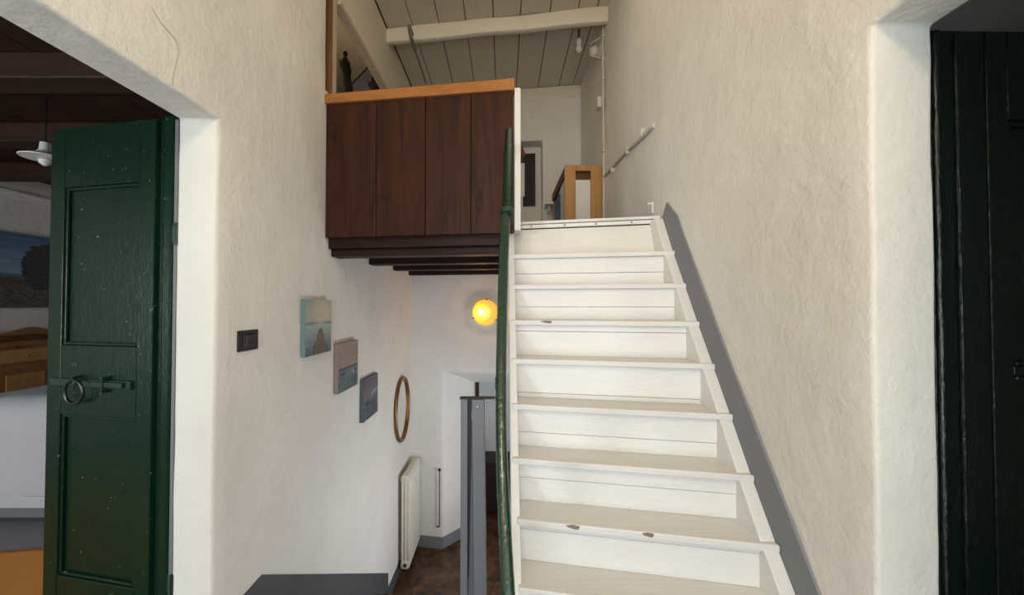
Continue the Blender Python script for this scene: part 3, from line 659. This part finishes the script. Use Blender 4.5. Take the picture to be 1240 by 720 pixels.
# bed
bd = thing('bed', 'bed with pale grey linen cover glimpsed beside green door', 'bed', (-3.4, 3.6, 0))
bx0, bx1, byf, bye = -4.25, -2.45, 2.66, 4.55
obj('base', MB().box(bx0, bx1, byf+0.02, bye, 0.02, 0.14), 'greyfloor', bd, 0.006)
bm = bmesh.new(); R = []; nx, npf = 44, 34
for i in range(nx+1):
    x = bx0-0.02+(bx1-bx0+0.04)*i/nx; ring = []
    zt = 0.69+0.13*(1-((x+3.0)/1.25)**2)
    prof = []
    for k in range(npf+1):
        t = k/npf
        if t < 0.35: z = 0.10+(zt-0.16-0.10)*(t/0.35); y = byf
        elif t < 0.55: a = (t-0.35)/0.20*PI/2; z = zt-0.16+0.16*math.sin(a); y = byf+0.16*(1-math.cos(a))
        else: y = byf+0.16+(bye-byf-0.16)*(t-0.55)/0.45; z = zt
        f = noise.noise(Vector((x*3.2, z*1.3, y*2)))*0.022+noise.noise(Vector((x*9, z*3, y*5)))*0.008
        if k == 3: f += 0.012
        prof.append(bm.verts.new((x, y-f, z+f*0.6)))
    R.append(prof)
for i in range(nx):
    for k in range(npf): bm.faces.new([R[i][k], R[i+1][k], R[i+1][k+1], R[i][k+1]])
cv = obj('bed_cover', bm, 'cloth', bd, smooth=True)
s = cv.modifiers.new('thick', 'SOLIDIFY'); s.thickness = 0.02
obj('mattress', MB().box(bx0+0.02, bx1-0.02, byf+0.05, bye-0.02, 0.14, 0.52), 'cloth', bd, 0.05)
obj('valance', MB().box(bx0-0.01, bx1+0.01, byf-0.012, byf+0.0, 0.10, 0.175), 'cloth', bd, 0.005)
# rug
bm = bmesh.new(); n = 40
P = [[None]*(n+1) for _ in range(n+1)]
for i in range(n+1):
    for j in range(n+1):
        x = -4.3+2.3*i/n; y = 0.9+1.45*j/n + 0.02*math.sin(i*0.5)
        P[i][j] = bm.verts.new((x, y, 0.012+0.006*noise.noise(Vector((x*5, y*5, 0)))))
for i in range(n):
    for j in range(n): bm.faces.new([P[i][j], P[i+1][j], P[i+1][j+1], P[i][j+1]])
rg = tag(obj('rug', bm, 'rug', smooth=True), 'burnt orange wool rug on the grey bedroom floor', 'rug')
s = rg.modifiers.new('thick', 'SOLIDIFY'); s.thickness = 0.012; s.offset = -1
# pendant lamp
pl = thing('pendant_lamp', 'white flat enamel pendant lamp under the dark bedroom ceiling', 'lamp', (-2.92, 2.52, EZ+0.93))
c = (-2.92, 2.52, EZ+0.93)
obj('shade', MB().lathe([(0.115, 0.0), (0.117, 0.005), (0.085, 0.020), (0.045, 0.036), (0.030, 0.055), (0.026, 0.10)], c, (0, 0, 1), 36), 'white', pl, smooth=True)
obj('bulb', MB().lathe([(0.012, -0.045), (0.028, -0.030), (0.032, -0.01), (0.02, 0.0)], c, (0, 0, 1), 20), 'white', pl, smooth=True)
obj('cord', MB().tube([(c[0], c[1], c[2]+0.09), (c[0], c[1], 2.76)], 0.004, 8), 'black', pl)

# ------------------------------------------------------------------ left wall things
sw = thing('light_switch', 'black rectangular light switch on the left wall', 'switch', (XL, 1.81, EZ-0.21))
obj('plate', MB().box(XL, XL+0.010, 1.745, 1.888, EZ-0.209, EZ-0.115), 'black', sw, 0.005, seg=3)
obj('surround', MB().box(XL+0.010, XL+0.013, 1.782, 1.856, EZ-0.193, EZ-0.131), 'black', sw, 0.002)
obj('rocker', MB().hexa([(XL+.012,1.79,EZ-.188),(XL+.012,1.848,EZ-.188),(XL+.015,1.848,EZ-.188),(XL+.015,1.79,EZ-.188),(XL+.012,1.79,EZ-.136),(XL+.012,1.848,EZ-.136),(XL+.020,1.848,EZ-.136),(XL+.020,1.79,EZ-.136)]), 'black', sw, 0.002)
def jetty(u, v):
    hz_ = 0.56
    if v > hz_: c = mix((0.36, 0.40, 0.38), (0.24, 0.34, 0.36), (v-hz_)*2); c = mix(c, (0.52, 0.47, 0.38), math.exp(-((u-0.65)**2*6+(v-0.8)**2*14))*0.8)
    else: c = mix((0.33, 0.42, 0.43), (0.10, 0.17, 0.20), (hz_-v)/hz_)
    if abs(v-hz_-0.01) < 0.018+0.012*math.sin(u*9): c = mix(c, (0.16, 0.20, 0.22), 0.7)
    c = mix(c, tuple(x*0.7 for x in c), max(0, nz(u, v*3, 4))*0.5)
    if v < 0.47:
        wd = 0.05+(0.47-v)*0.62; cx = 0.55
        if abs(u-cx) < wd*0.75: c = mix((0.12, 0.105, 0.095), (0.20, 0.17, 0.15), 0.5+0.5*math.sin(60/(0.55-v+0.1)))
        for q in (0.05, 0.16, 0.30, 0.40):
            w2 = 0.05+(0.47-q)*0.62
            for s_ in (-1, 1):
                if abs(u-(cx+s_*w2*0.82)) < 0.012+0.02*(0.47-q) and q-0.03 < v < q+0.04+0.18*(0.47-q): c = (0.045, 0.045, 0.05)
    return c
def harbour(u, v):
    hz_ = 0.46
    if v > hz_: c = mix((0.34, 0.27, 0.24), (0.30, 0.24, 0.24), (v-hz_)*2); c = mix(c, (0.42, 0.34, 0.27), max(0, nz(u, v*2, 3))*0.7)
    else: c = mix((0.16, 0.22, 0.24), (0.09, 0.14, 0.16), (hz_-v)*2); c = mix(c, (0.28, 0.32, 0.33), max(0, nz(u*.4, v*4, 6))*0.7)
    if abs(v-hz_) < 0.02: c = (0.08, 0.09, 0.10)
    for cx, w_, t, b in ((0.14, 0.012, 0.52, 0.18), (0.24, 0.012, 0.44, 0.20), (0.70, 0.02, 0.40, 0.12), (0.86, 0.03, 0.40, 0.10)):
        if abs(u-cx) < w_ and b < v < t: c = (0.03, 0.04, 0.05)
    if 0.10 < u < 0.30 and abs(v-0.36) < 0.02: c = (0.04, 0.045, 0.05)
    if 0.66 < u < 0.95 and 0.30 < v < 0.36+0.06*math.sin(u*12): c = (0.30, 0.30, 0.29)
    return c
def boats(u, v):
    hz_ = 0.5
    if v > hz_: c = mix((0.20, 0.17, 0.18), (0.10, 0.11, 0.14), (v-hz_)*2); c = mix(c, (0.28, 0.20, 0.20), max(0, nz(u, v*3, 4))*0.8)
    else: c = mix((0.14, 0.17, 0.20), (0.05, 0.08, 0.10), (hz_-v)*2); c = mix(c, (0.26, 0.29, 0.32), max(0, nz(u*.5, v*4, 6))*0.6)
    if 0.1 < u < 0.6 and abs(v-0.42+0.12*u) < 0.025: c = (0.015, 0.02, 0.03)
    for cx, b, t in ((0.62, 0.15, 0.40), (0.78, 0.10, 0.45), (0.25, 0.22, 0.5)):
        if abs(u-cx) < 0.045 and b < v < t: c = (0.02, 0.025, 0.03)
    if 0.55 < u < 0.95 and abs(v-0.56-0.15*(u-0.5)) < 0.035: c = (0.32, 0.33, 0.35)
    return c
for y0, y1, h0, h1, fn, side, lab in (
    (2.29, 2.63, -0.030, 0.302, jetty, 'canvas_side1', 'square canvas print of a jetty on a teal lake, highest of three on left wall'),
    (2.75, 3.115, 0.270, 0.616, harbour, 'canvas_side2', 'square canvas print with a rose sky over grey water, middle of three'),
    (3.245, 3.615, 0.612, 0.958, boats, 'canvas_side3', 'square dusky slate canvas print, lowest of three on left wall')):
    cv = thing('canvas_print', lab, 'picture', (XL, (y0+y1)/2, EZ-h1), 'canvas prints stepping down the left wall')
    print_panel('picture', lambda u, v, c: Vector((XL+0.0315, y0+(y1-y0)*u, EZ-h1+(h1-h0)*v)), 96, 96, fn, None, 0, cv, 0.80)
    obj('stretcher', MB().box(XL+0.002, XL+0.031, y0, y1, EZ-h1, EZ-h0), side, cv, 0.0015)
# oval mirror
mi = thing('oval_mirror', 'oval wall mirror in aged gold frame above the radiator', 'mirror', (XL, 4.53, EZ-1.55))
mc = (4.54, EZ-1.18); ra, rb = 0.285, 0.350
obj('frame', MB().tube([(XL+0.022, mc[0]+ra*math.cos(t), mc[1]+rb*math.sin(t)) for t in [2*PI*i/56 for i in range(56)]], 0.019, 12, True), 'gold', mi, smooth=True)
obj('glass', MB().prism([(mc[0]+(ra-.01)*math.cos(2*PI*i/56), mc[1]+(rb-.01)*math.sin(2*PI*i/56)) for i in range(56)], lambda u, v, c: Vector((c, u, v)), XL+0.006, XL+0.016), 'mirror', mi)
# radiator
rx0, rx1, rz0, rz1 = XL+0.035, XL+0.135, EZ-2.905, EZ-1.885
rd = thing('radiator', 'cream column radiator in the corner of lower hall', 'radiator', ((rx0+rx1)/2, 4.7, rz0))
for i in range(11):
    y = 4.45+i*0.05; s = MB()
    for q in (0.0, 0.5, 1.0):
        x = rx0+0.014+(rx1-rx0-0.028)*q
        s.tube([(x, y, rz0+0.05), (x, y, rz1-0.05)], 0.0135, 10)
    for zc in (rz0+0.045, rz1-0.045):
        pts = [((rx0+rx1)/2+0.05*math.copysign(abs(math.cos(t))**0.7, math.cos(t)), zc+0.045*math.copysign(abs(math.sin(t))**0.7, math.sin(t))) for t in [2*PI*k_/20 for k_ in range(20)]]
        s.prism(pts, lambda u, v, c: Vector((u, c, v)), y-0.021, y+0.021)
    obj('section', s, 'radiator', rd, 0.004, True)
obj('plug', MB().lathe([(0.017, 0), (0.017, 0.006), (0.010, 0.008)], ((rx0+rx1)/2, 4.429, rz0+0.045), (0, -1, 0), 16), 'black', rd)
obj('plug', MB().lathe([(0.017, 0), (0.017, 0.006), (0.010, 0.008)], ((rx0+rx1)/2, 4.429, rz1-0.045), (0, -1, 0), 16), 'radiator', rd)
obj('valve', MB().lathe([(0.010, 0), (0.018, 0.012), (0.018, 0.035), (0.010, 0.04)], (rx1-0.005, 4.98, rz1-0.03), (1, 0, 0), 16), 'radiator', rd, smooth=True)
for yy in (4.60, 4.85): obj('wall_bracket', MB().box(XL, rx0+0.01, yy-0.008, yy+0.008, rz1-0.12, rz1-0.10), 'radiator', rd)
# iron bar by the splayed doorway
bx = -0.79
ib_ = thing('iron_bar', 'slim black iron bar hook mounted beside the lower doorway', 'door bar', (bx, fy(bx), EZ-2.74))
obj('rod', MB().tube([(bx, fy(bx)-0.03, EZ-2.72), (bx, fy(bx)-0.03, EZ-2.04)], 0.006, 8), 'iron', ib_, smooth=True)
obj('eye_bolt', MB().lathe([(0.006, 0), (0.006, 0.022), (0.016, 0.026), (0.018, 0.034), (0.010, 0.042)], (bx, fy(bx)+0.004, EZ-2.03), (0, -1, 0), 14), 'iron', ib_, smooth=True)
obj('hook', MB().tube([(bx, fy(bx)-0.03, EZ-2.72), (bx-0.03, fy(bx)-0.026, EZ-2.728), (bx-0.032, fy(bx), EZ-2.728)], 0.006, 8), 'iron', ib_, smooth=True)
# wall lamp in the lower hall
lx, lz = -0.222, EZ-0.092; ly = fy(lx)-0.065
wl_ = thing('wall_lamp', 'round amber glass disc wall lamp glowing in the lower hall', 'lamp', (lx, ly, lz-0.16))
m, nt, b = new_mat('amber_glass_glow')
tc = nt.nodes.new('ShaderNodeNewGeometry'); vm = nt.nodes.new('ShaderNodeVectorMath'); vm.operation = 'DISTANCE'; vm.inputs[1].default_value = (lx-0.055, ly, lz+0.0)
nt.links.new(tc.outputs['Position'], vm.inputs[0])
cr = ramp(nt, vm.outputs['Value'], [(0.0, (1.0, 0.93, 0.45)), (0.035, (1.0, 0.78, 0.22)), (0.075, (0.95, 0.50, 0.05)), (0.2, (0.86, 0.42, 0.07))])
nt.links.new(cr, b.inputs['Emission Color']); b.inputs['Emission Strength'].default_value = 0.55
b.inputs['Base Color'].default_value = (0.5, 0.25, 0.04, 1); b.inputs['Roughness'].default_value = 0.2
M['amber'] = m
obj('glass_disc', MB().lathe([(0.152, 0.0), (0.155, 0.004), (0.12, 0.014), (0.06, 0.021), (0.0, 0.023)], (lx, ly, lz), (0, -1, 0), 40), 'amber', wl_, smooth=True)
obj('back_plate', MB().lathe([(0.05, 0.0), (0.05, 0.02), (0.03, 0.03)], (lx, fy(lx)+0.002, lz), (0, -1, 0), 24), 'white', wl_)
for t in (85, 205, 325):
    a = math.radians(t)
    obj('clip', MB().lathe([(0.010, -0.02), (0.010, 0.008), (0.006, 0.012)], (lx+0.158*math.cos(a), ly, lz+0.158*math.sin(a)), (0, -1, 0), 10), 'iron', wl_)
    obj('arm', MB().tube([(lx+0.158*math.cos(a), ly+0.015, lz+0.158*math.sin(a)), (lx+0.03*math.cos(a), fy(lx)-0.01, lz+0.03*math.sin(a))], 0.004, 6), 'iron', wl_)
bulb('lamp_bulb', (lx-0.055, ly-0.06, lz), 2.6, 0.04, (1.0, 0.55, 0.20))

# ------------------------------------------------------------------ loft things
# pine crate-like stand with white panels against the right wall
px0, px1, py0, py1, ph = 0.596, XR-0.004, 3.87, 4.90, 0.83
ps = thing('pine_stand', 'pine framed stand with white panels at the top of the white stairs', 'cabinet', ((px0+px1)/2, (py0+py1)/2, UF))
for x in (px0, px1-0.107):
    obj('front_stile', MB().box(x, x+0.107, py0, py0+0.03, UF, UF+ph), 'pine', ps, 0.003)
    obj('back_stile', MB().box(x, x+0.107, py1-0.03, py1, UF, UF+ph), 'pine', ps, 0.003)
obj('top_rail', MB().box(px0+0.108, px1-0.108, py0+0.002, py0+0.03, UF+ph-0.055, UF+ph), 'pine', ps, 0.002)
obj('side_rail', MB().box(px0, px0+0.03, py0+0.031, py1-0.031, UF+ph-0.10, UF+ph-0.01), 'pine_dark', ps, 0.002)
obj('side_rail', MB().box(px1-0.03, px1, py0+0.031, py1-0.031, UF+ph-0.10, UF+ph-0.01), 'pine_dark', ps, 0.002)
obj('front_panel', MB().box(px0+0.02, px1-0.02, py0+0.036, py0+0.05, UF+0.02, UF+ph-0.135), 'white', ps, 0.002)
obj('side_panel', MB().box(px0+0.006, px0+0.018, py0+0.036, py0+0.33, UF+0.02, UF+ph-0.13), 'white', ps)
obj('inner_board', MB().box(px0+0.03, px1-0.03, py0+0.07, py0+0.085, UF+ph-0.30, UF+ph-0.004), 'pine_dark', ps)
obj('back_panel', MB().box(px0+0.03, px1-0.03, py1-0.05, py1-0.032, UF+0.02, UF+ph-0.02), 'pine_dark', ps)
for x in (px0+0.03, px0+0.077, px1-0.077, px1-0.03):
    for k_ in range(4):
        z = UF+0.42+0.10*k_
        obj('peg_hole', MB().lathe([(0.006, 0), (0.006, 0.0012)], (x, py0+0.0008, z), (0, -1, 0), 8), 'bare', ps)
bk = thing('blue_binder', 'tall blue folder stacked behind white panel in the pine stand', 'folder', (px0+0.06, 4.45, UF))
obj('cover', MB().box(px0+0.002, px0+0.055, 4.24, 4.66, UF+0.0, UF+0.66), 'blue', bk, 0.004)
obj('pages', MB().box(px0+0.008, px0+0.049, 4.245, 4.655, UF+0.66, UF+0.668), 'white', bk)
sh = thing('wall_shelf', 'small pale ledge behind the pine stand', 'shelf', (0.57, 4.88, UF+0.60))
obj('board', MB().box(0.50, 0.592, 4.70, 4.96, UF+0.66, UF+0.69), 'white', sh, 0.003)
obj('bracket', MB().box(0.54, 0.56, 4.80, 4.98, UF+0.60, UF+0.66), 'white', sh)
# dark red round knob behind the white end board
fn_ = thing('red_finial', 'dark red round finial peeking out behind the white end board', 'finial', (0.095, 2.70, UF))
obj('rod', MB().tube([(0.085, 2.70, UF), (0.085, 2.70, EZ+0.98)], 0.009, 10), 'iron', fn_)
obj('ball', MB().lathe([(0.012, -0.062), (0.045, -0.045), (0.063, 0.0), (0.045, 0.045), (0.012, 0.062)], (0.085, 2.70, EZ+1.03), (0, 0, 1), 24), 'red', fn_, smooth=True)
# bright slit of daylight, shaped as a white slat beside dark window
bs_ = thing('daylight_slit', 'daylit slit shaped as a narrow pale upright slat in front of the dark loft window', 'sliver', (0.22, by(0.22)-0.03, UF))
obj('sliver', MB().box(0.20, 0.262, by(0.24)-0.06, by(0.24)-0.04, EZ+1.36, EZ+1.78), 'white', bs_, 0.003)
obj('stand', MB().box(0.22, 0.24, by(0.24)-0.055, by(0.24)-0.045, UF, EZ+1.36), 'white', bs_)
# alcove objects seen through the gap at upper left
sl = thing('alcove_shelf', 'dark shelf with props in the loft alcove behind the parapet', 'shelf', (-1.75, 3.6, UF))
obj('board', MB().box(-2.39, -1.22, 3.90, 4.22, EZ+2.02, EZ+2.05), 'shelfgrey', sl, 0.003)
for x in (-2.3, -1.28): obj('leg', MB().box(x, x+0.04, 4.1, 4.14, 2.86, EZ+2.02), 'shelfgrey', sl)
def statue(name, x, y, z, h, label):
    t = thing(name, label, 'figurine', (x, y, z), 'dark figurines in the loft alcove')
    obj('base', MB().lathe([(0.05, 0), (0.05, 0.02), (0.03, 0.03)], (x, y, z), (0, 0, 1), 18), 'iron', t)
    pts = [(x, y, z+0.02), (x+0.012, y, z+h*0.25), (x-0.006, y, z+h*0.5), (x-0.018, y, z+h*0.72), (x-0.022, y, z+h*0.84)]
    obj('body', MB().tube(pts, [0.034, 0.048, 0.034, 0.050, 0.018], 12), 'iron', t, smooth=True)
    obj('head', MB().lathe([(0.008, -0.028), (0.022, -0.012), (0.024, 0.008), (0.010, 0.028)], (x-0.02, y, z+h*0.90), (0, 0, 1), 14), 'iron', t, smooth=True)
    obj('arm', MB().tube([(x-0.03, y, z+h*0.74), (x-0.065, y, z+h*0.66), (x-0.075, y, z+h*0.80)], [0.010, 0.009, 0.006], 8), 'iron', t, smooth=True)
    obj('arm', MB().tube([(x+0.0, y, z+h*0.74), (x+0.035, y, z+h*0.60), (x+0.03, y, z+h*0.45)], [0.010, 0.009, 0.006], 8), 'iron', t, smooth=True)
statue('figurine', -1.59, 4.00, EZ+2.05, 0.55, 'taller dark iron figurine with raised arm in the loft alcove')
statue('figurine', -1.335, 4.10, EZ+2.05, 0.34, 'smaller dark figurine beside the grey board in the alcove')
lb = thing('leaning_board', 'dark grey framed board leaning diagonally behind the figurines', 'board', (-1.6, 4.25, EZ+2.05))
TB = Vector((-1.42, 4.25, EZ+2.62)); UA = Vector((-0.68, 0, -0.733)); UB = Vector((0.733, 0, -0.68))
FB = lambda a, b, c: TB + UA*a + UB*b + Vector((0, c, 0))
obj('panel', MB().fbox(FB, 0, 0.72, 0.012, 0.24, 0, 0.02), 'shelfgrey', lb)
obj('frame_edge', MB().fbox(FB, 0, 0.72, 0.0, 0.012, -0.005, 0.025), 'iron', lb)
# steel rod along ceiling
rd2 = thing('steel_rod', 'grey steel rod hooked over the ceiling beam', 'rod', (-0.9, 3.9, EZ+2.6))
obj('sleeve', MB().tube([(-0.893, 3.70, EZ+2.635), (-0.888, 3.76, EZ+2.56), (-0.87, 3.86, EZ+2.49)], 0.017, 12), 'steel', rd2, smooth=True)
obj('rod', MB().tube([(-0.872, 3.85, EZ+2.50), (-0.86, 4.35, EZ+2.45)], 0.009, 10), 'steel', rd2, smooth=True)
obj('hook', MB().tube([(-0.893, 3.70, EZ+2.63), (-0.893, 3.76, EZ+2.66), (-0.893, 3.80, EZ+2.66), (-0.893, 3.89, EZ+2.66)], 0.008, 8), 'steel', rd2)
# conduit, junction box, old fittings on the right wall
cd = thing('conduit', 'whitewashed electric conduit running up the right wall', 'conduit', (XR, 3.77, EZ+1.2))
obj('pipe', MB().tube([(XR-0.012, 3.77, EZ+0.54), (XR-0.010, 3.775, EZ+1.9), (XR-0.012, 3.77, EZ+2.72)], 0.011, 10), 'conduit', cd, smooth=True)
obj('pipe', MB().tube([(XR-0.030, 3.70, EZ+1.5), (XR-0.030, 3.71, EZ+2.3), (XR-0.024, 3.74, EZ+2.5)], 0.007, 8), 'conduit', cd, smooth=True)
for z in (1.45, 1.75, 2.15, 2.33, 2.56): obj('clip', MB().box(XR-0.026, XR+0.004, 3.745, 3.795, EZ+z, EZ+z+0.018), 'conduit', cd, 0.002)
jb = thing('junction_box', 'small square whitewashed junction box on the wall conduit', 'junction box', (XR, 3.76, EZ+1.87))
obj('box', MB().box(XR-0.075, XR-0.040, 3.72, 3.80, EZ+1.865, EZ+1.965), 'conduit', jb, 0.005)
obj('lid', MB().box(XR-0.080, XR-0.075, 3.725, 3.795, EZ+1.87, EZ+1.96), 'conduit', jb, 0.002)
dc = thing('diagonal_conduit', 'slanting whitewashed conduit branch on the right wall above pine stand', 'conduit', (XR, 3.1, EZ+1.15))
obj('pipe', MB().tube([(XR-0.012, 3.74, EZ+1.215), (XR-0.012, 3.1, EZ+1.19), (XR-0.014, 2.72, EZ+1.15), (XR-0.008, 2.60, EZ+1.15), (XR+0.004, 2.53, EZ+1.15)], [0.011, 0.011, 0.012, 0.017, 0.018], 10), 'conduit', dc, smooth=True)
for y in (3.45, 3.02, 2.70): obj('clip', MB().box(XR-0.028, XR+0.004, y, y+0.02, EZ+1.155, EZ+1.205), 'conduit', dc, 0.002)
wf_ = thing('wall_fitting', 'old round glass wall fitting with bracket high on the right wall', 'light fitting', (XR, 3.86, EZ+2.38))
obj('back_plate', MB().lathe([(0.075, 0), (0.075, 0.015), (0.055, 0.03)], (XR+0.002, 3.90, EZ+2.50), (-1, 0, 0), 20), 'conduit', wf_, smooth=True)
obj('globe', MB().lathe([(0.03, 0.0), (0.055, 0.02), (0.062, 0.05), (0.045, 0.085), (0.01, 0.1)], (XR-0.02, 3.90, EZ+2.50), (-1, 0, 0), 20), 'conduit', wf_, smooth=True)
obj('cage_bar', MB().tube([(XR-0.02, 3.82, EZ+2.60), (XR-0.12, 3.85, EZ+2.55), (XR-0.12, 3.86, EZ+2.44), (XR-0.02, 3.84, EZ+2.40)], 0.006, 8), 'conduit', wf_, smooth=True)
cf = thing('ceiling_socket', 'bare bulb holder hanging from the ceiling boards behind beam', 'bulb holder', (0.76, 3.98, EZ+2.55))
obj('stem', MB().tube([(0.755, 3.95, CE+0.004), (0.755, 3.95, EZ+2.66)], 0.012, 10), 'pine_dark', cf)
obj('holder', MB().lathe([(0.016, 0.06), (0.026, 0.045), (0.028, 0.0), (0.020, -0.01)], (0.755, 3.95, EZ+2.61), (0, 0, 1), 16), 'conduit', cf, smooth=True)
obj('bulb', MB().lathe([(0.014, 0.0), (0.032, -0.025), (0.036, -0.05), (0.020, -0.078), (0.004, -0.085)], (0.755, 3.95, EZ+2.61), (0, 0, 1), 18), 'conduit', cf, smooth=True)
hk = thing('wall_hook', 'small white peg on the right wall above the stair head', 'hook', (XR, 2.58, EZ+0.62))
obj('peg', MB().lathe([(0.008, 0), (0.006, 0.015), (0.011, 0.028), (0.006, 0.034)], (XR+0.002, 2.57, EZ+0.655), (-1, 0, 0), 12), 'white', hk, smooth=True)
obj('plate', MB().box(XR-0.006, XR+0.003, 2.555, 2.585, EZ+0.59, EZ+0.665), 'white', hk, 0.004)
